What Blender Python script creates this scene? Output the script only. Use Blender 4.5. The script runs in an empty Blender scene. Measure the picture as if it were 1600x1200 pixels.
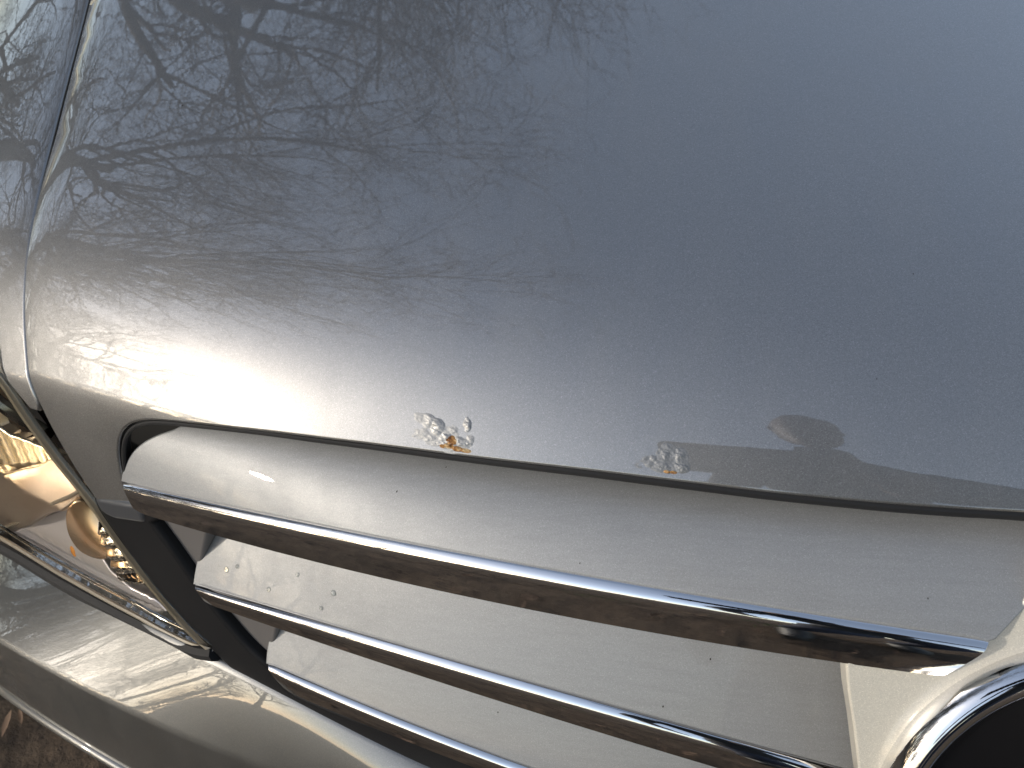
import bpy, bmesh, math, random
import numpy as np
from mathutils import Vector, Matrix, geometry

# ------------------------------------------------------------------ camera, sky, sun, exposure
scn = bpy.context.scene
COL = scn.collection
FPX = 1230.0                                   # focal length in pixels of the 1600 px wide photograph
CAM = np.array([-0.185, -0.17, 0.20])          # metres; origin = middle of the bonnet lip, y to the rear, z up
YAW, PITCH, ROLL = -0.08, 0.74, 0.0
fw = np.array([math.sin(YAW)*math.cos(PITCH), math.cos(YAW)*math.cos(PITCH), -math.sin(PITCH)])
rt = np.cross(fw, [0, 0, 1.0]); rt /= np.linalg.norm(rt)
up = np.cross(rt, fw)
cam_data = bpy.data.cameras.new('camera')
cam_data.sensor_width = 36.0
cam_data.lens = FPX/1600*36
cam_data.clip_start = 0.01
cam_data.clip_end = 2000
cam_data.dof.use_dof = True
cam_data.dof.focus_distance = 0.33
cam_data.dof.aperture_fstop = 32.0
cam = bpy.data.objects.new('camera', cam_data)
COL.objects.link(cam)
cam.matrix_world = Matrix(((rt[0], up[0], -fw[0], CAM[0]), (rt[1], up[1], -fw[1], CAM[1]), (rt[2], up[2], -fw[2], CAM[2]), (0, 0, 0, 1)))
scn.camera = cam

SUN_EL, SUN_AZ = math.radians(21), math.radians(242)    # azimuth clockwise from +y
sun_dir = np.array([math.sin(SUN_AZ)*math.cos(SUN_EL), math.cos(SUN_AZ)*math.cos(SUN_EL), math.sin(SUN_EL)])
world = bpy.data.worlds.new('World'); scn.world = world; world.use_nodes = True
wn = world.node_tree.nodes; wn.clear()
sky = wn.new('ShaderNodeTexSky'); sky.sky_type = 'NISHITA'; sky.sun_disc = False
sky.sun_elevation = SUN_EL; sky.sun_rotation = SUN_AZ
sky.air_density = 1.0; sky.dust_density = 1.2; sky.ozone_density = 0.4
bg = wn.new('ShaderNodeBackground'); bg.inputs['Strength'].default_value = 0.15
wo = wn.new('ShaderNodeOutputWorld')
hs = wn.new('ShaderNodeHueSaturation'); hs.inputs['Saturation'].default_value = 0.75      # thin haze takes colour out of the sky
world.node_tree.links.new(sky.outputs[0], hs.inputs['Color']); world.node_tree.links.new(hs.outputs[0], bg.inputs[0]); world.node_tree.links.new(bg.outputs[0], wo.inputs[0])
sl = bpy.data.lights.new('sun', 'SUN'); sl.energy = 2.0; sl.angle = math.radians(2.5); sl.color = (1.0, 0.92, 0.80)
sun = bpy.data.objects.new('sun', sl); COL.objects.link(sun)
sun.rotation_euler = Vector(-sun_dir).to_track_quat('-Z', 'Y').to_euler()
scn.view_settings.view_transform = 'Standard'; scn.view_settings.look = 'None'
scn.view_settings.exposure = 0.74; scn.view_settings.gamma = 1.0
GZ = -0.72

# ------------------------------------------------------------------ node helpers
def mat(name, base=(.5, .5, .5), rough=.5, metal=0.0, coat=0.0, coat_rough=.02, spec=.5, ior=1.5):
    m = bpy.data.materials.new(name); m.use_nodes = True
    b = m.node_tree.nodes['Principled BSDF']
    b.inputs['Base Color'].default_value = (*base, 1)
    b.inputs['Roughness'].default_value = rough; b.inputs['Metallic'].default_value = metal
    b.inputs['Coat Weight'].default_value = coat; b.inputs['Coat Roughness'].default_value = coat_rough
    b.inputs['Specular IOR Level'].default_value = spec; b.inputs['IOR'].default_value = ior
    return m
def nodes(m):
    t = m.node_tree
    return t, t.nodes, t.links, t.nodes['Principled BSDF']
def noise(t, co, scale, detail=3, rough=.5, dist=0.0):
    n = t.nodes.new('ShaderNodeTexNoise'); n.inputs['Scale'].default_value = scale
    n.inputs['Detail'].default_value = detail; n.inputs['Roughness'].default_value = rough; n.inputs['Distortion'].default_value = dist
    t.links.new(co, n.inputs['Vector']); return n.outputs['Fac']
def coords(t, scale=None):
    c = t.nodes.new('ShaderNodeTexCoord').outputs['Object']
    if scale:
        mp = t.nodes.new('ShaderNodeMapping'); mp.inputs['Scale'].default_value = scale
        t.links.new(c, mp.inputs['Vector']); c = mp.outputs[0]
    return c
def ramp(t, fac, stops):
    r = t.nodes.new('ShaderNodeValToRGB'); e = r.color_ramp.elements
    while len(e) < len(stops): e.new(.5)
    for k, (p, c) in enumerate(stops):
        e[k].position = p; e[k].color = (*c, 1) if len(c) == 3 else c
    t.links.new(fac, r.inputs[0]); return r.outputs[0]
def bump(t, h, strength, dist, normal=None):
    b = t.nodes.new('ShaderNodeBump'); b.inputs['Strength'].default_value = strength; b.inputs['Distance'].default_value = dist
    t.links.new(h, b.inputs['Height'])
    if normal: t.links.new(normal, b.inputs['Normal'])
    return b.outputs[0]

def paint(name, base, rough=.36, coat=1.0, flake=.08, dust=.35, metal=.9, ior=1.5, scale=4300, streak=0.0):
    m = mat(name, base, rough, metal, coat, .015)
    t, N, L, b = nodes(m)
    b.inputs['Coat IOR'].default_value = ior
    c = coords(t)
    v = t.nodes.new('ShaderNodeTexVoronoi'); v.inputs['Scale'].default_value = scale; L.new(c, v.inputs['Vector'])
    sep = t.nodes.new('ShaderNodeSeparateColor'); L.new(v.outputs['Color'], sep.inputs[0])
    col = ramp(t, sep.outputs[0], [(0, tuple(x*(1-flake*1.6) for x in base)), (.5, base), (.93, tuple(min(1, x*(1+flake)) for x in base)), (1, tuple(min(1, x*(1+flake*4)) for x in base))])
    st = ramp(t, noise(t, coords(t, (5, 90, 90)), 5, 4, .6), [(.3, (.93,)*3), (.6, (1, 1, 1))])
    mm = t.nodes.new('ShaderNodeMix'); mm.data_type = 'RGBA'; mm.blend_type = 'MULTIPLY'; mm.inputs[0].default_value = streak
    L.new(col, mm.inputs[6]); L.new(st, mm.inputs[7]); L.new(mm.outputs[2], b.inputs['Base Color'])
    # flakes lie at slightly different angles
    fb = bump(t, sep.outputs[1], .10, .0002)
    L.new(fb, b.inputs['Normal'])
    # orange peel in the lacquer
    op = bump(t, noise(t, c, 220, 2), .014, .0006)
    L.new(op, b.inputs['Coat Normal'])
    # thin film of dust, streaked
    d = noise(t, coords(t, (6, 1.5, 1.5)), 9, 5, .6)
    rr = ramp(t, d, [(.35, (rough*.96,)*3), (.7, (rough*1.10,)*3)])
    L.new(rr, b.inputs['Roughness'])
    cr = ramp(t, noise(t, c, 14, 6, .65), [(.4, (.008,)*3), (.75, (.05*dust+.008,)*3)])
    L.new(cr, b.inputs['Coat Roughness'])
    return m
M = {}
M['paint'] = paint('silver_paint', (.255, .253, .25), .50, ior=2.25, flake=.12, scale=4000)
M['slat'] = paint('silver_slat_paint', (.295, .298, .30), .50, metal=.32, streak=1.0, coat=.35)
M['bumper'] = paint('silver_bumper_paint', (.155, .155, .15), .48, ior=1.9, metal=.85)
M['cream'] = paint('sunlit_silver_paint', (.62, .585, .505), .42, metal=.1)  # silver paint with the sun's warm cream put into its colour
M['chrome'] = mat('chrome', (.78, .78, .79), .035, 1.0)
t, N, L, b = nodes(M['chrome'])
cb = bump(t, noise(t, coords(t, (8, 60, 60)), 6, 4), .05, .0008); L.new(cb, b.inputs['Normal'])
L.new(ramp(t, noise(t, coords(t), 90, 5), [(.4, (.02,)*3), (.8, (.09,)*3)]), b.inputs['Roughness'])
M['frame'] = mat('dark_grey_frame_paint', (.012, .012, .013), .5, .0, .0, .15, .14)
t, N, L, b = nodes(M['frame']); L.new(bump(t, noise(t, coords(t), 900, 2), .12, .0004), b.inputs['Normal'])
M['cap'] = mat('lit_frame_paint', (.10, .105, .115), .35, .5, .5)  # frame paint lightened for the light on its upper end
M['side'] = mat('dark_grey_plastic', (.12, .112, .108), .5)
t, N, L, b = nodes(M['side']); L.new(bump(t, noise(t, coords(t), 1500, 2), .15, .0004), b.inputs['Normal'])
M['black'] = mat('black_plastic', (.006, .006, .007), .7)
M['disc'] = mat('gloss_black_plastic', (.004, .004, .005), .25)
M['rubber'] = mat('black_rubber', (.012, .012, .012), .6)
M['reflector'] = mat('lamp_reflector', (.82, .78, .70), .10, 1.0)
M['bowl'] = mat('lamp_bowl', (.84, .74, .57), .24, 1.0)  # warm tint stands for reflected amber bulb and low sun
M['reflector_dull'] = mat('lamp_bezel', (.80, .76, .78), .34, .6)
M['housing'] = mat('lamp_housing', (.6, .53, .46), .3, .7)
M['band'] = mat('lamp_band', (.84, .72, .62), .28, .95)  # peach tint paints in warm reflections
M['peach'] = mat('lamp_cup_bulb_reflection', (.84, .60, .38), .27, .95)  # the bulb's orange reflection is put into this colour
M['amber'] = mat('amber_plastic', (.80, .33, .06), .18, 0, .5)
M['trim'] = mat('lens_edge', (.30, .26, .2), .3, .2, .5)
M['blister'] = paint('lifted_silver_paint', (.26, .26, .258), .48, .4)
M['blister'].node_tree.nodes['Principled BSDF'].inputs['Coat IOR'].default_value = 1.5
M['rust'] = mat('rust', (.30, .12, .03), .85)
t, N, L, b = nodes(M['rust'])
L.new(ramp(t, noise(t, coords(t), 420, 5), [(.3, (.02, .009, .005)), (.42, (.14, .055, .015)), (.53, (.38, .19, .06)), (.64, (.54, .39, .21))]), b.inputs['Base Color'])
L.new(bump(t, noise(t, coords(t), 900, 5), .8, .0006), b.inputs['Normal'])
M['dirt'] = mat('dark_dirt', (.02, .016, .012), .9)
def glass(name, tint=(1, 1, 1), ior=1.5, rough=.0):
    m = bpy.data.materials.new(name); m.use_nodes = True
    t = m.node_tree; t.nodes.clear()
    o = t.nodes.new('ShaderNodeOutputMaterial'); mx = t.nodes.new('ShaderNodeMixShader'); fr = t.nodes.new('ShaderNodeFresnel')
    tr = t.nodes.new('ShaderNodeBsdfTransparent'); gl = t.nodes.new('ShaderNodeBsdfGlossy')
    fr.inputs[0].default_value = ior; tr.inputs[0].default_value = (*tint, 1); gl.inputs['Roughness'].default_value = rough
    t.links.new(fr.outputs[0], mx.inputs[0]); t.links.new(tr.outputs[0], mx.inputs[1]); t.links.new(gl.outputs[0], mx.inputs[2]); t.links.new(mx.outputs[0], o.inputs[0])
    return m
M['lens'] = glass('clear_lens', (.97, .96, .93))
M['water'] = glass('water', (.96, .97, .97), 1.33)
M['bark'] = mat('bark', (.075, .062, .05), .9)
t, N, L, b = nodes(M['bark'])
L.new(ramp(t, noise(t, coords(t, (6, 6, 1)), 5, 5), [(.3, (.07, .06, .05)), (.7, (.17, .15, .125))]), b.inputs['Base Color'])
M['twig'] = mat('twig_bark', (.12, .105, .09), .9)
M['soil'] = mat('leafy_soil', (.10, .065, .04), .95)
t, N, L, b = nodes(M['soil'])
cc = coords(t)
L.new(ramp(t, noise(t, cc, 26, 8, .7), [(.3, (.03, .018, .011)), (.5, (.09, .060, .037)), (.66, (.14, .096, .06)), (.8, (.21, .15, .098))]), b.inputs['Base Color'])
L.new(bump(t, noise(t, cc, 40, 8, .7), 1.0, .03), b.inputs['Normal'])
M['leaf'] = mat('dead_leaf', (.16, .09, .05), .8)
t, N, L, b = nodes(M['leaf'])
L.new(ramp(t, noise(t, coords(t), 7, 4), [(.3, (.05, .029, .017)), (.5, (.10, .058, .034)), (.75, (.17, .105, .062))]), b.inputs['Base Color'])
M['grass'] = mat('grass', (.07, .11, .03), .7)

# ------------------------------------------------------------------ object helpers
def link(name, me, m, parent=None, smooth=True):
    o = bpy.data.objects.new(name, me); COL.objects.link(o)
    if m: me.materials.append(m)
    if parent: o.parent = parent
    return o
def mesh(name, V, Fs, normals=None, sharp=None):
    me = bpy.data.meshes.new(name)
    me.from_pydata([tuple(map(float, v)) for v in V], [], [tuple(map(int, f)) for f in Fs]); me.update()
    me.polygons.foreach_set('use_smooth', [True]*len(me.polygons))
    if normals is not None:
        me.normals_split_custom_set_from_vertices([tuple(map(float, n)) for n in normals])
    elif sharp is not None:
        me.set_sharp_from_angle(angle=math.radians(sharp))
    return me
def tag(o, label=None, cat=None, group=None, kind=None):
    for k, v in (('label', label), ('category', cat), ('group', group), ('kind', kind)):
        if v: o[k] = v
    return o
def empty(name, loc, label, cat, group=None):
    o = bpy.data.objects.new(name, None); COL.objects.link(o); o.location = loc; o.empty_display_size = .1
    return tag(o, label, cat, group)
def mirror_part(o):
    """the same part on the other side of the car"""
    me = o.data.copy()
    n = len(me.vertices); co = np.empty(n*3); me.vertices.foreach_get('co', co); co = co.reshape(-1, 3)
    nl = np.empty(len(me.loops)*3); me.corner_normals.foreach_get('vector', nl); nl = nl.reshape(-1, 3)
    vi = np.empty(len(me.loops), int); me.loops.foreach_get('vertex_index', vi)
    vn = np.zeros((n, 3)); vn[vi] = nl
    co[:, 0] *= -1; vn[:, 0] *= -1
    fs = [tuple(reversed(p.vertices)) for p in me.polygons]
    m2 = mesh(o.name, co, fs, vn)
    for mm in o.data.materials: m2.materials.append(mm)
    bpy.data.meshes.remove(me)
    c = bpy.data.objects.new(o.name, m2); COL.objects.link(c); c.parent = o.parent
    return c

def proj(P):
    d = P-CAM; z = d@fw
    return np.stack([800+FPX*(d@rt)/z, 600-FPX*(d@up)/z], -1)
def ray(px, py):
    d = fw+rt*(px-800)/FPX-up*(py-600)/FPX
    return d/np.linalg.norm(d)
def hit(px, py, g):
    """first point along a line of sight on the surface g(P) = 0"""
    ts = np.linspace(.05, 3, 6000); P = CAM+ts[:, None]*ray(px, py)
    v = g(P); i = np.nonzero(np.sign(v[:-1]) != np.sign(v[1:]))[0]
    if len(i) == 0: return None
    i = i[0]; a = v[i]/(v[i]-v[i+1]); return P[i]*(1-a)+P[i+1]*a
class Surf:
    """a parametric surface S(u, v) -> points, with a search for the point seen at a pixel"""
    def __init__(s, fn, ur, vr, n=220):
        s.fn = fn
        u, v = np.meshgrid(np.linspace(*ur, n), np.linspace(*vr, n)); s.u, s.v = u.ravel(), v.ravel()
        s.q = proj(fn(s.u, s.v))
    def __call__(s, u, v): return s.fn(np.asarray(u, float), np.asarray(v, float))
    def at(s, px, py):
        i = ((s.q-np.array([px, py]))**2).sum(1).argmin(); x = np.array([s.u[i], s.v[i]])
        for _ in range(12):
            q0 = proj(s(x[0], x[1])); e = 1e-5
            J = np.stack([(proj(s(x[0]+e, x[1]))-q0)/e, (proj(s(x[0], x[1]+e))-q0)/e], -1)
            try: d = np.linalg.solve(J, np.array([px, py])-q0)
            except Exception: break
            d = np.clip(d, -.02, .02); x = x+d
            if abs(d).max() < 1e-7: break
        return x
    def px(s, pts): return np.array([s.at(*p) for p in pts])
    def normal(s, u, v, e=2e-4):
        du = s(u+e, v)-s(u-e, v); dv = s(u, v+e)-s(u, v-e)
        n = np.cross(du, dv); n /= np.linalg.norm(n, axis=-1, keepdims=True)
        return n
def spline(p, n=8, closed=False):
    p = np.asarray(p, float); out = []
    m = len(p)
    for i in range(m if closed else m-1):
        a, b_, c, d = (p[(i-1) % m], p[i], p[(i+1) % m], p[(i+2) % m]) if closed else (p[max(i-1, 0)], p[i], p[i+1], p[min(i+2, m-1)])
        for k in range(n):
            s = k/n
            out.append(.5*((2*b_)+(c-a)*s+(2*a-5*b_+4*c-d)*s*s+(3*b_-a-3*c+d)*s**3))
    if not closed: out.append(p[-1])
    return np.array(out)
def resample(p, step, closed=True):
    p = np.asarray(p, float)
    q = np.vstack([p, p[:1]]) if closed else p
    d = np.r_[0, np.cumsum(np.linalg.norm(np.diff(q, axis=0), axis=1))]
    n = max(3, int(round(d[-1]/step)))
    s = np.linspace(0, d[-1], n+1)
    r = np.stack([np.interp(s, d, q[:, k]) for k in range(q.shape[1])], -1)
    return r[:-1] if closed else r
def inside(pts, poly):
    x, y = pts[:, 0], pts[:, 1]; r = np.zeros(len(pts), bool)
    for i in range(len(poly)):
        x1, y1 = poly[i]; x2, y2 = poly[i-1]
        if y1 == y2: continue
        c = ((y1 > y) != (y2 > y)) & (x < (x2-x1)*(y-y1)/(y2-y1)+x1); r ^= c
    return r
def panel(name, S, outline, grids, m, parent, thick=.004, r=.0015, out_sign=1, step=None, closed_back=False):
    """a sheet on the surface S cut to an outline (in surface coordinates), its edge rolled over with radius r and turned in"""
    o = np.asarray(outline, float)
    if step: o = resample(o, step)
    area = .5*np.sum(o[:, 0]*np.roll(o[:, 1], -1)-np.roll(o[:, 0], -1)*o[:, 1])
    if area < 0: o = o[::-1]
    pts = []
    for (u0, u1, v0, v1, du, dv) in grids:
        u, v = np.meshgrid(np.arange(u0, u1, du), np.arange(v0, v1, dv)); g = np.stack([u.ravel(), v.ravel()], -1)
        g = g[inside(g, o)]
        if len(g) == 0: continue
        keep = np.ones(len(g), bool)
        for lo in range(0, len(g), 4000):
            d = np.sqrt(((g[lo:lo+4000, None, :]-o[None])**2).sum(-1)).min(1); keep[lo:lo+4000] = d > .35*min(du, dv)
        g = g[keep]
        if pts and len(pts[0]):
            prev = np.vstack(pts); pm = set(map(tuple, np.round(prev/ min(du, dv)).astype(int)))
            g = np.array([q for q in g if tuple(np.round(q/min(du, dv)).astype(int)) not in pm]).reshape(-1, 2)
        pts.append(g)
    allp = np.vstack([o]+pts); nb = len(o)
    vv, _, ff, _, _, _ = geometry.delaunay_2d_cdt([Vector(p) for p in allp], [(i, (i+1) % nb) for i in range(nb)], [], 1, 1e-9)
    uv = np.array([tuple(v) for v in vv]); Fs = [list(f) for f in ff]
    P = S(uv[:, 0], uv[:, 1]); Nn = S.normal(uv[:, 0], uv[:, 1])*out_sign
    if out_sign < 0: Fs = [f[::-1] for f in Fs]
    # boundary ring
    B = S(o[:, 0], o[:, 1]); NB = S.normal(o[:, 0], o[:, 1])*out_sign
    T = np.roll(B, -1, 0)-np.roll(B, 1, 0); T /= np.linalg.norm(T, axis=1, keepdims=True)+1e-12
    O = np.cross(T, NB)*out_sign; O /= np.linalg.norm(O, axis=1, keepdims=True)+1e-12
    V = [P]; NO = [Nn]; base = len(P); rings = []
    idx = []
    from mathutils import kdtree
    kd = kdtree.KDTree(len(uv))
    for i, q in enumerate(uv): kd.insert((q[0], q[1], 0), i)
    kd.balance()
    idx = [kd.find((q[0], q[1], 0))[1] for q in o]
    rings.append(idx)
    K = 5
    for k in range(1, K+1):
        a = math.pi/2*k/K
        V.append(B+O*(r*math.sin(a))-NB*(r*(1-math.cos(a)))); NO.append(NB*math.cos(a)+O*math.sin(a))
        rings.append(list(range(base, base+nb))); base += nb
    V.append(B+O*r-NB*(r+thick)); NO.append(O); rings.append(list(range(base, base+nb))); base += nb
    V.append(B-O*(r+.004)-NB*(r+thick)); NO.append(-NB); rings.append(list(range(base, base+nb))); base += nb
    for a, b_ in zip(rings[:-1], rings[1:]):
        for i in range(nb):
            j = (i+1) % nb
            f = [a[i], b_[i], b_[j], a[j]]
            Fs.append(f if out_sign > 0 else f[::-1])
    me = mesh(name, np.vstack(V), Fs, np.vstack(NO))
    return link(name, me, m, parent)
def loft(name, rows, m, parent, cap=True, sharp=40, closed=False):
    """rows: list of polylines with the same number of points"""
    R_ = np.array(rows); a, b_ = R_.shape[:2]
    V = R_.reshape(-1, 3); Fs = []
    for i in range(a-1):
        for j in range(b_ if closed else b_-1):
            k = (j+1) % b_
            Fs.append((i*b_+j, (i+1)*b_+j, (i+1)*b_+k, i*b_+k))
    if cap:
        Fs.append(tuple(range(b_))); Fs.append(tuple(reversed(range((a-1)*b_, a*b_))))
    me = mesh(name, V, Fs)
    bm = bmesh.new(); bm.from_mesh(me); bmesh.ops.recalc_face_normals(bm, faces=bm.faces); bm.to_mesh(me); bm.free()
    me.set_sharp_from_angle(angle=math.radians(sharp))
    return link(name, me, m, parent)

# ------------------------------------------------------------------ the car
car = empty('car', (0, 0, GZ), 'silver car with rust bubbling at its bonnet edge, chrome barred grille and clear headlight', 'car')
class _P: pass
car_in = car
def to_car(o):                                  # parts are modelled in place; the car's origin is on the ground
    return o
BL, BE = .45, .55
lipy = lambda x: BL*x**2
def env_y(x, z, off=0.0): return -.030-off+BE*x**2+.12*(z+.04)
def env(off=0.0): return lambda P: P[:, 1]-env_y(P[:, 0], P[:, 2], off)
# bonnet profile by arc-like parameter
def prof_z(s): return .030*(1-np.exp(-np.maximum(s, 0)/.035))+.030/.035*np.minimum(s, 0)+.24*s-.03*np.maximum(s, 0)**2-280*np.maximum(-s-.0075, 0)**2
_s = np.linspace(-.06, 1.6, 20000); _v = _s+prof_z(_s)
def s_of_v(v):
    s = np.interp(v, _v, _s)
    for _ in range(4):
        h = 1e-6
        s = s-(s+prof_z(s)-v)/(1+(prof_z(s+h)-prof_z(s-h))/(2*h))
    return s
def hood_raw(x, v):
    s = s_of_v(v)
    return np.stack([x+0*s, lipy(x)+s, -.10*x**2+prof_z(s)], -1)
SH0 = Surf(hood_raw, (-.75, .1), (-.17, .7), 300)
seam_px = [(148, -120), (139, -60), (130, 0), (95, 120), (62, 230), (45, 330), (33, 430), (38, 520), (60, 640), (100, 710), (148, 778)]
seam_uv = SH0.px(seam_px)
_o = np.argsort(seam_uv[:, 1])
sv, sx = seam_uv[_o, 1], -seam_uv[_o, 0]
_pf = np.polyfit(sv, sx, 5)
vmax_fit = sv.max()
def seam_x(v):                                   # half width of the bonnet at v
    vc = np.clip(v, sv.min(), vmax_fit-.02)
    e = vmax_fit-.02; sl = (np.polyval(_pf, e)-np.polyval(_pf, e-.05))/.05
    return np.polyval(_pf, vc)+np.maximum(v-e, 0)*np.clip(sl, .02, .12)
def roll_z(x, v):
    d = np.abs(np.abs(x)-seam_x(v)); k = np.clip((v-.05)/.1, 0, 1)
    return -(.0075*np.exp(-(d/.0065))+.0010*np.exp(-(d/.03)))*(.25+.75*k)
def hood_fn(x, v):
    P = hood_raw(x, v); P[..., 2] += roll_z(x, v); return P
def fender_fn(x, v):
    P = hood_raw(x, v); P[..., 2] += roll_z(x, v)*.22-.0056
    d = np.maximum(np.abs(x)-seam_x(v), 0)
    P[..., 2] -= 1.2*d**2
    return P
SH = Surf(hood_fn, (-.75, .1), (-.17, .7), 300)
SF = Surf(fender_fn, (-.9, -.3), (-.2, .8), 260)

GAP = .0022
leg_px = [(154, 784), (166, 787), (190, 790), (204, 791), (199, 778), (190, 757), (184, 730), (181, 705), (183, 682), (192, 666), (207, 657), (235, 653), (300, 658)]
lip_px = [(400, 668), (500, 680), (600, 692), (750, 711), (900, 728), (1000, 740), (1100, 752), (1200, 764), (1300, 774), (1400, 783), (1500, 790), (1590, 795)]
leg_uv = SH.px(leg_px); lip_uv = SH.px(lip_px)
vl = lip_uv[-1, 1]
half = [np.array([-seam_x(v)+GAP, v]) for v in np.r_[np.linspace(1.22, .4, 14), np.linspace(.39, sv.min()+.004, 90)]]
half = np.vstack([np.array(half), spline(np.vstack([leg_uv, lip_uv]), 6), [[0, vl]]])
right = half[:-1][::-1]*np.array([-1, 1])
outline = np.vstack([half, right])
hood = panel('bonnet', SH, outline, [(-.62, .1, -.15, .09, .0045, .0045), (-.62, .1, .09, .5, .012, .012), (-.80, .80, -.12, 1.3, .03, .03)], M['paint'], car, thick=.006, r=.0012, step=.004)

f_bot = SF.px([(50, 640), (40, 628), (20, 604), (0, 578), (-60, 505), (-120, 430)])
f_in = [np.array([-seam_x(v)-GAP, v]) for v in np.r_[np.linspace(1.22, .4, 14), np.linspace(.39, f_bot[0, 1]+.002, 70)]]
f_out = np.vstack([np.array(f_in), spline(f_bot, 5), [[-.88, f_bot[-1, 1]+.05], [-.93, .4], [-.95, 1.2]]])
fender = panel('fender', SF, f_out, [(-.9, -.38, -.1, .3, .006, .006), (-1, -.3, -.2, 1.3, .025, .025)], M['paint'], car, thick=.006, r=.0017, step=.005)
mirror_part(fender)

# black tube standing for the gap's shade under the edge of the opening
q_ = spline(np.vstack([leg_uv[3:], lip_uv, [[-.0, vl]]]), 5); PL = SH(q_[:, 0], q_[:, 1])
def tube(pts, rad, n=8):
    pts = np.asarray(pts); T = np.gradient(pts, axis=0); T /= np.linalg.norm(T, axis=1, keepdims=True)
    ref = np.array([0, -.8, .6]); rows = []; rad = np.broadcast_to(rad, len(pts))
    for p, t_, r_ in zip(pts, T, rad):
        a = np.cross(t_, ref); a /= np.linalg.norm(a); b_ = np.cross(t_, a)
        rows.append([p+r_*(a*math.cos(k)+b_*math.sin(k)) for k in np.linspace(0, 2*math.pi, n+1)[:-1]])
    return rows
dx = np.clip((PL[:, 0]+.37)/.1, 0, 1)
off_ = np.stack([(1-dx)*.0025, .0004+0*dx, -.0026-.0008*dx], -1)
mirror_part(loft('bonnet_gap_shade', tube(PL+off_, .0010+.0009*np.clip((PL[:, 0]+.3)/.25, 0, 1)), M['black'], car, closed=True))

# bars: three curves each (top edge, crease, lower edge), smooth in x
def curve(pts, off, deg=2):
    H = np.array([hit(px, py, env(off)) for px, py in pts])
    return np.polyfit(H[:, 0], H[:, 1], deg), np.polyfit(H[:, 0], H[:, 2], deg), H[:, 0]
def on(c, x): return np.stack([x, np.polyval(c[0], x), np.polyval(c[1], x)], -1)
bars_px = [
    dict(T=[(192, 754), (400, 803), (600, 843), (840, 884), (1040, 925), (1120, 938), (1300, 967), (1546, 1002)],
         M=[(195, 770), (300, 798), (540, 850), (800, 905), (1040, 948), (1120, 963), (1400, 1003), (1532, 1024)],
         B=[(209, 798), (315, 832), (400, 852), (600, 905), (800, 948), (1040, 990), (1120, 1005), (1473, 1058)]),
    dict(T=[(304, 912), (400, 942), (560, 990), (720, 1036), (880, 1080), (1040, 1128), (1120, 1153), (1345, 1210)],
         M=[(307, 924), (400, 956), (560, 1007), (720, 1058), (880, 1105), (1040, 1150), (1120, 1175), (1343, 1232)],
         B=[(320, 938), (345, 955), (480, 1000), (640, 1050), (800, 1100), (960, 1150), (1040, 1178), (1335, 1262)]),
    dict(T=[(418, 1036), (520, 1080), (640, 1130), (760, 1175), (830, 1200), (1000, 1258), (1300, 1345)],
         M=[(422, 1052), (520, 1096), (640, 1147), (760, 1192), (830, 1218), (1000, 1277), (1300, 1366)],
         B=[(446, 1080), (560, 1128), (640, 1160), (760, 1205), (830, 1232), (1000, 1294), (1300, 1386)]),
]
bars = []
for d in bars_px:
    bars.append({k: curve(d[k], {'T': 0, 'M': .003, 'B': .0028}[k]) for k in d})
def add_bar(c):
    n = 90; rows = []
    xs = {k: np.linspace(c[k][2][0], c[k][2][-1], n) for k in 'TMB'}
    T, Mi, B = (on(c[k], xs[k]) for k in 'TMB')
    sec = [T+np.array([0, .010, -.007]), T+np.array([0, .002, -.0006])]
    ctrl = T*.5+Mi*.5+np.array([0, -.0012, .0010])
    for s in np.linspace(0, 1, 12): sec.append((1-s)**2*T+2*s*(1-s)*ctrl+s*s*Mi)
    c2 = Mi*.8+B*.2+np.array([0, -.0004, 0])
    for s in np.linspace(0.1, 1, 8): sec.append((1-s)**2*Mi+2*s*(1-s)*c2+s*s*B)
    sec += [B+np.array([0, .002, -.0006]), B+np.array([0, .014, .002])]
    # small taper so that the ends are rounded over
    R_ = np.stack(sec, 1)
    cen = R_.mean(1, keepdims=True)
    for i, k in ((0, .86), (1, .96), (n-1, .975)): R_[i] = cen[i]+(R_[i]-cen[i])*k
    return loft('chrome_strip', R_, M['chrome'], car, sharp=55, closed=True)
for c in bars: mirror_part(add_bar(c))

# slats: ruled from the top edge of their bar up and back under the piece above
tipx = lambda x: x
lip_curve_uv = np.vstack([leg_uv[-2:], lip_uv]); LP = SH(lip_curve_uv[:, 0], lip_curve_uv[:, 1])
lipc = (np.polyfit(LP[:, 0], LP[:, 1], 3), np.polyfit(LP[:, 0], LP[:, 2], 3))
def ruled(front, rear, bulge):
    def fn(x, w):
        A = np.stack([x+0*w, np.polyval(front[0], x)+0*w, np.polyval(front[1], x)+0*w], -1)
        B = np.stack([x+0*w, np.polyval(rear[0], x)+rear[2]+0*w, np.polyval(rear[1], x)+rear[3]+0*w], -1)
        P = A+(B-A)*w[..., None]
        P[..., 2] += bulge*4*w*(1-w)
        # nose: turn down slightly in front of the strip
        return P
    return fn
sl1 = Surf(ruled(bars[0]['T'], (lipc[0], lipc[1], .009, -.0130), .0036), (-.46, .02), (-.1, 1.5), 200)
sl2 = Surf(ruled(bars[1]['T'], (bars[0]['B'][0], bars[0]['B'][1], .040, .002), .002), (-.46, .02), (-.1, 1.3), 200)
sl3 = Surf(ruled(bars[2]['T'], (bars[1]['B'][0], bars[1]['B'][1], .036, .002), .002), (-.46, .02), (-.1, 1.3), 200)
def edge(S, pts, n=6): return spline(S.px(pts), n)
def lin(a, b_, n): return np.linspace(a, b_, n)
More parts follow.
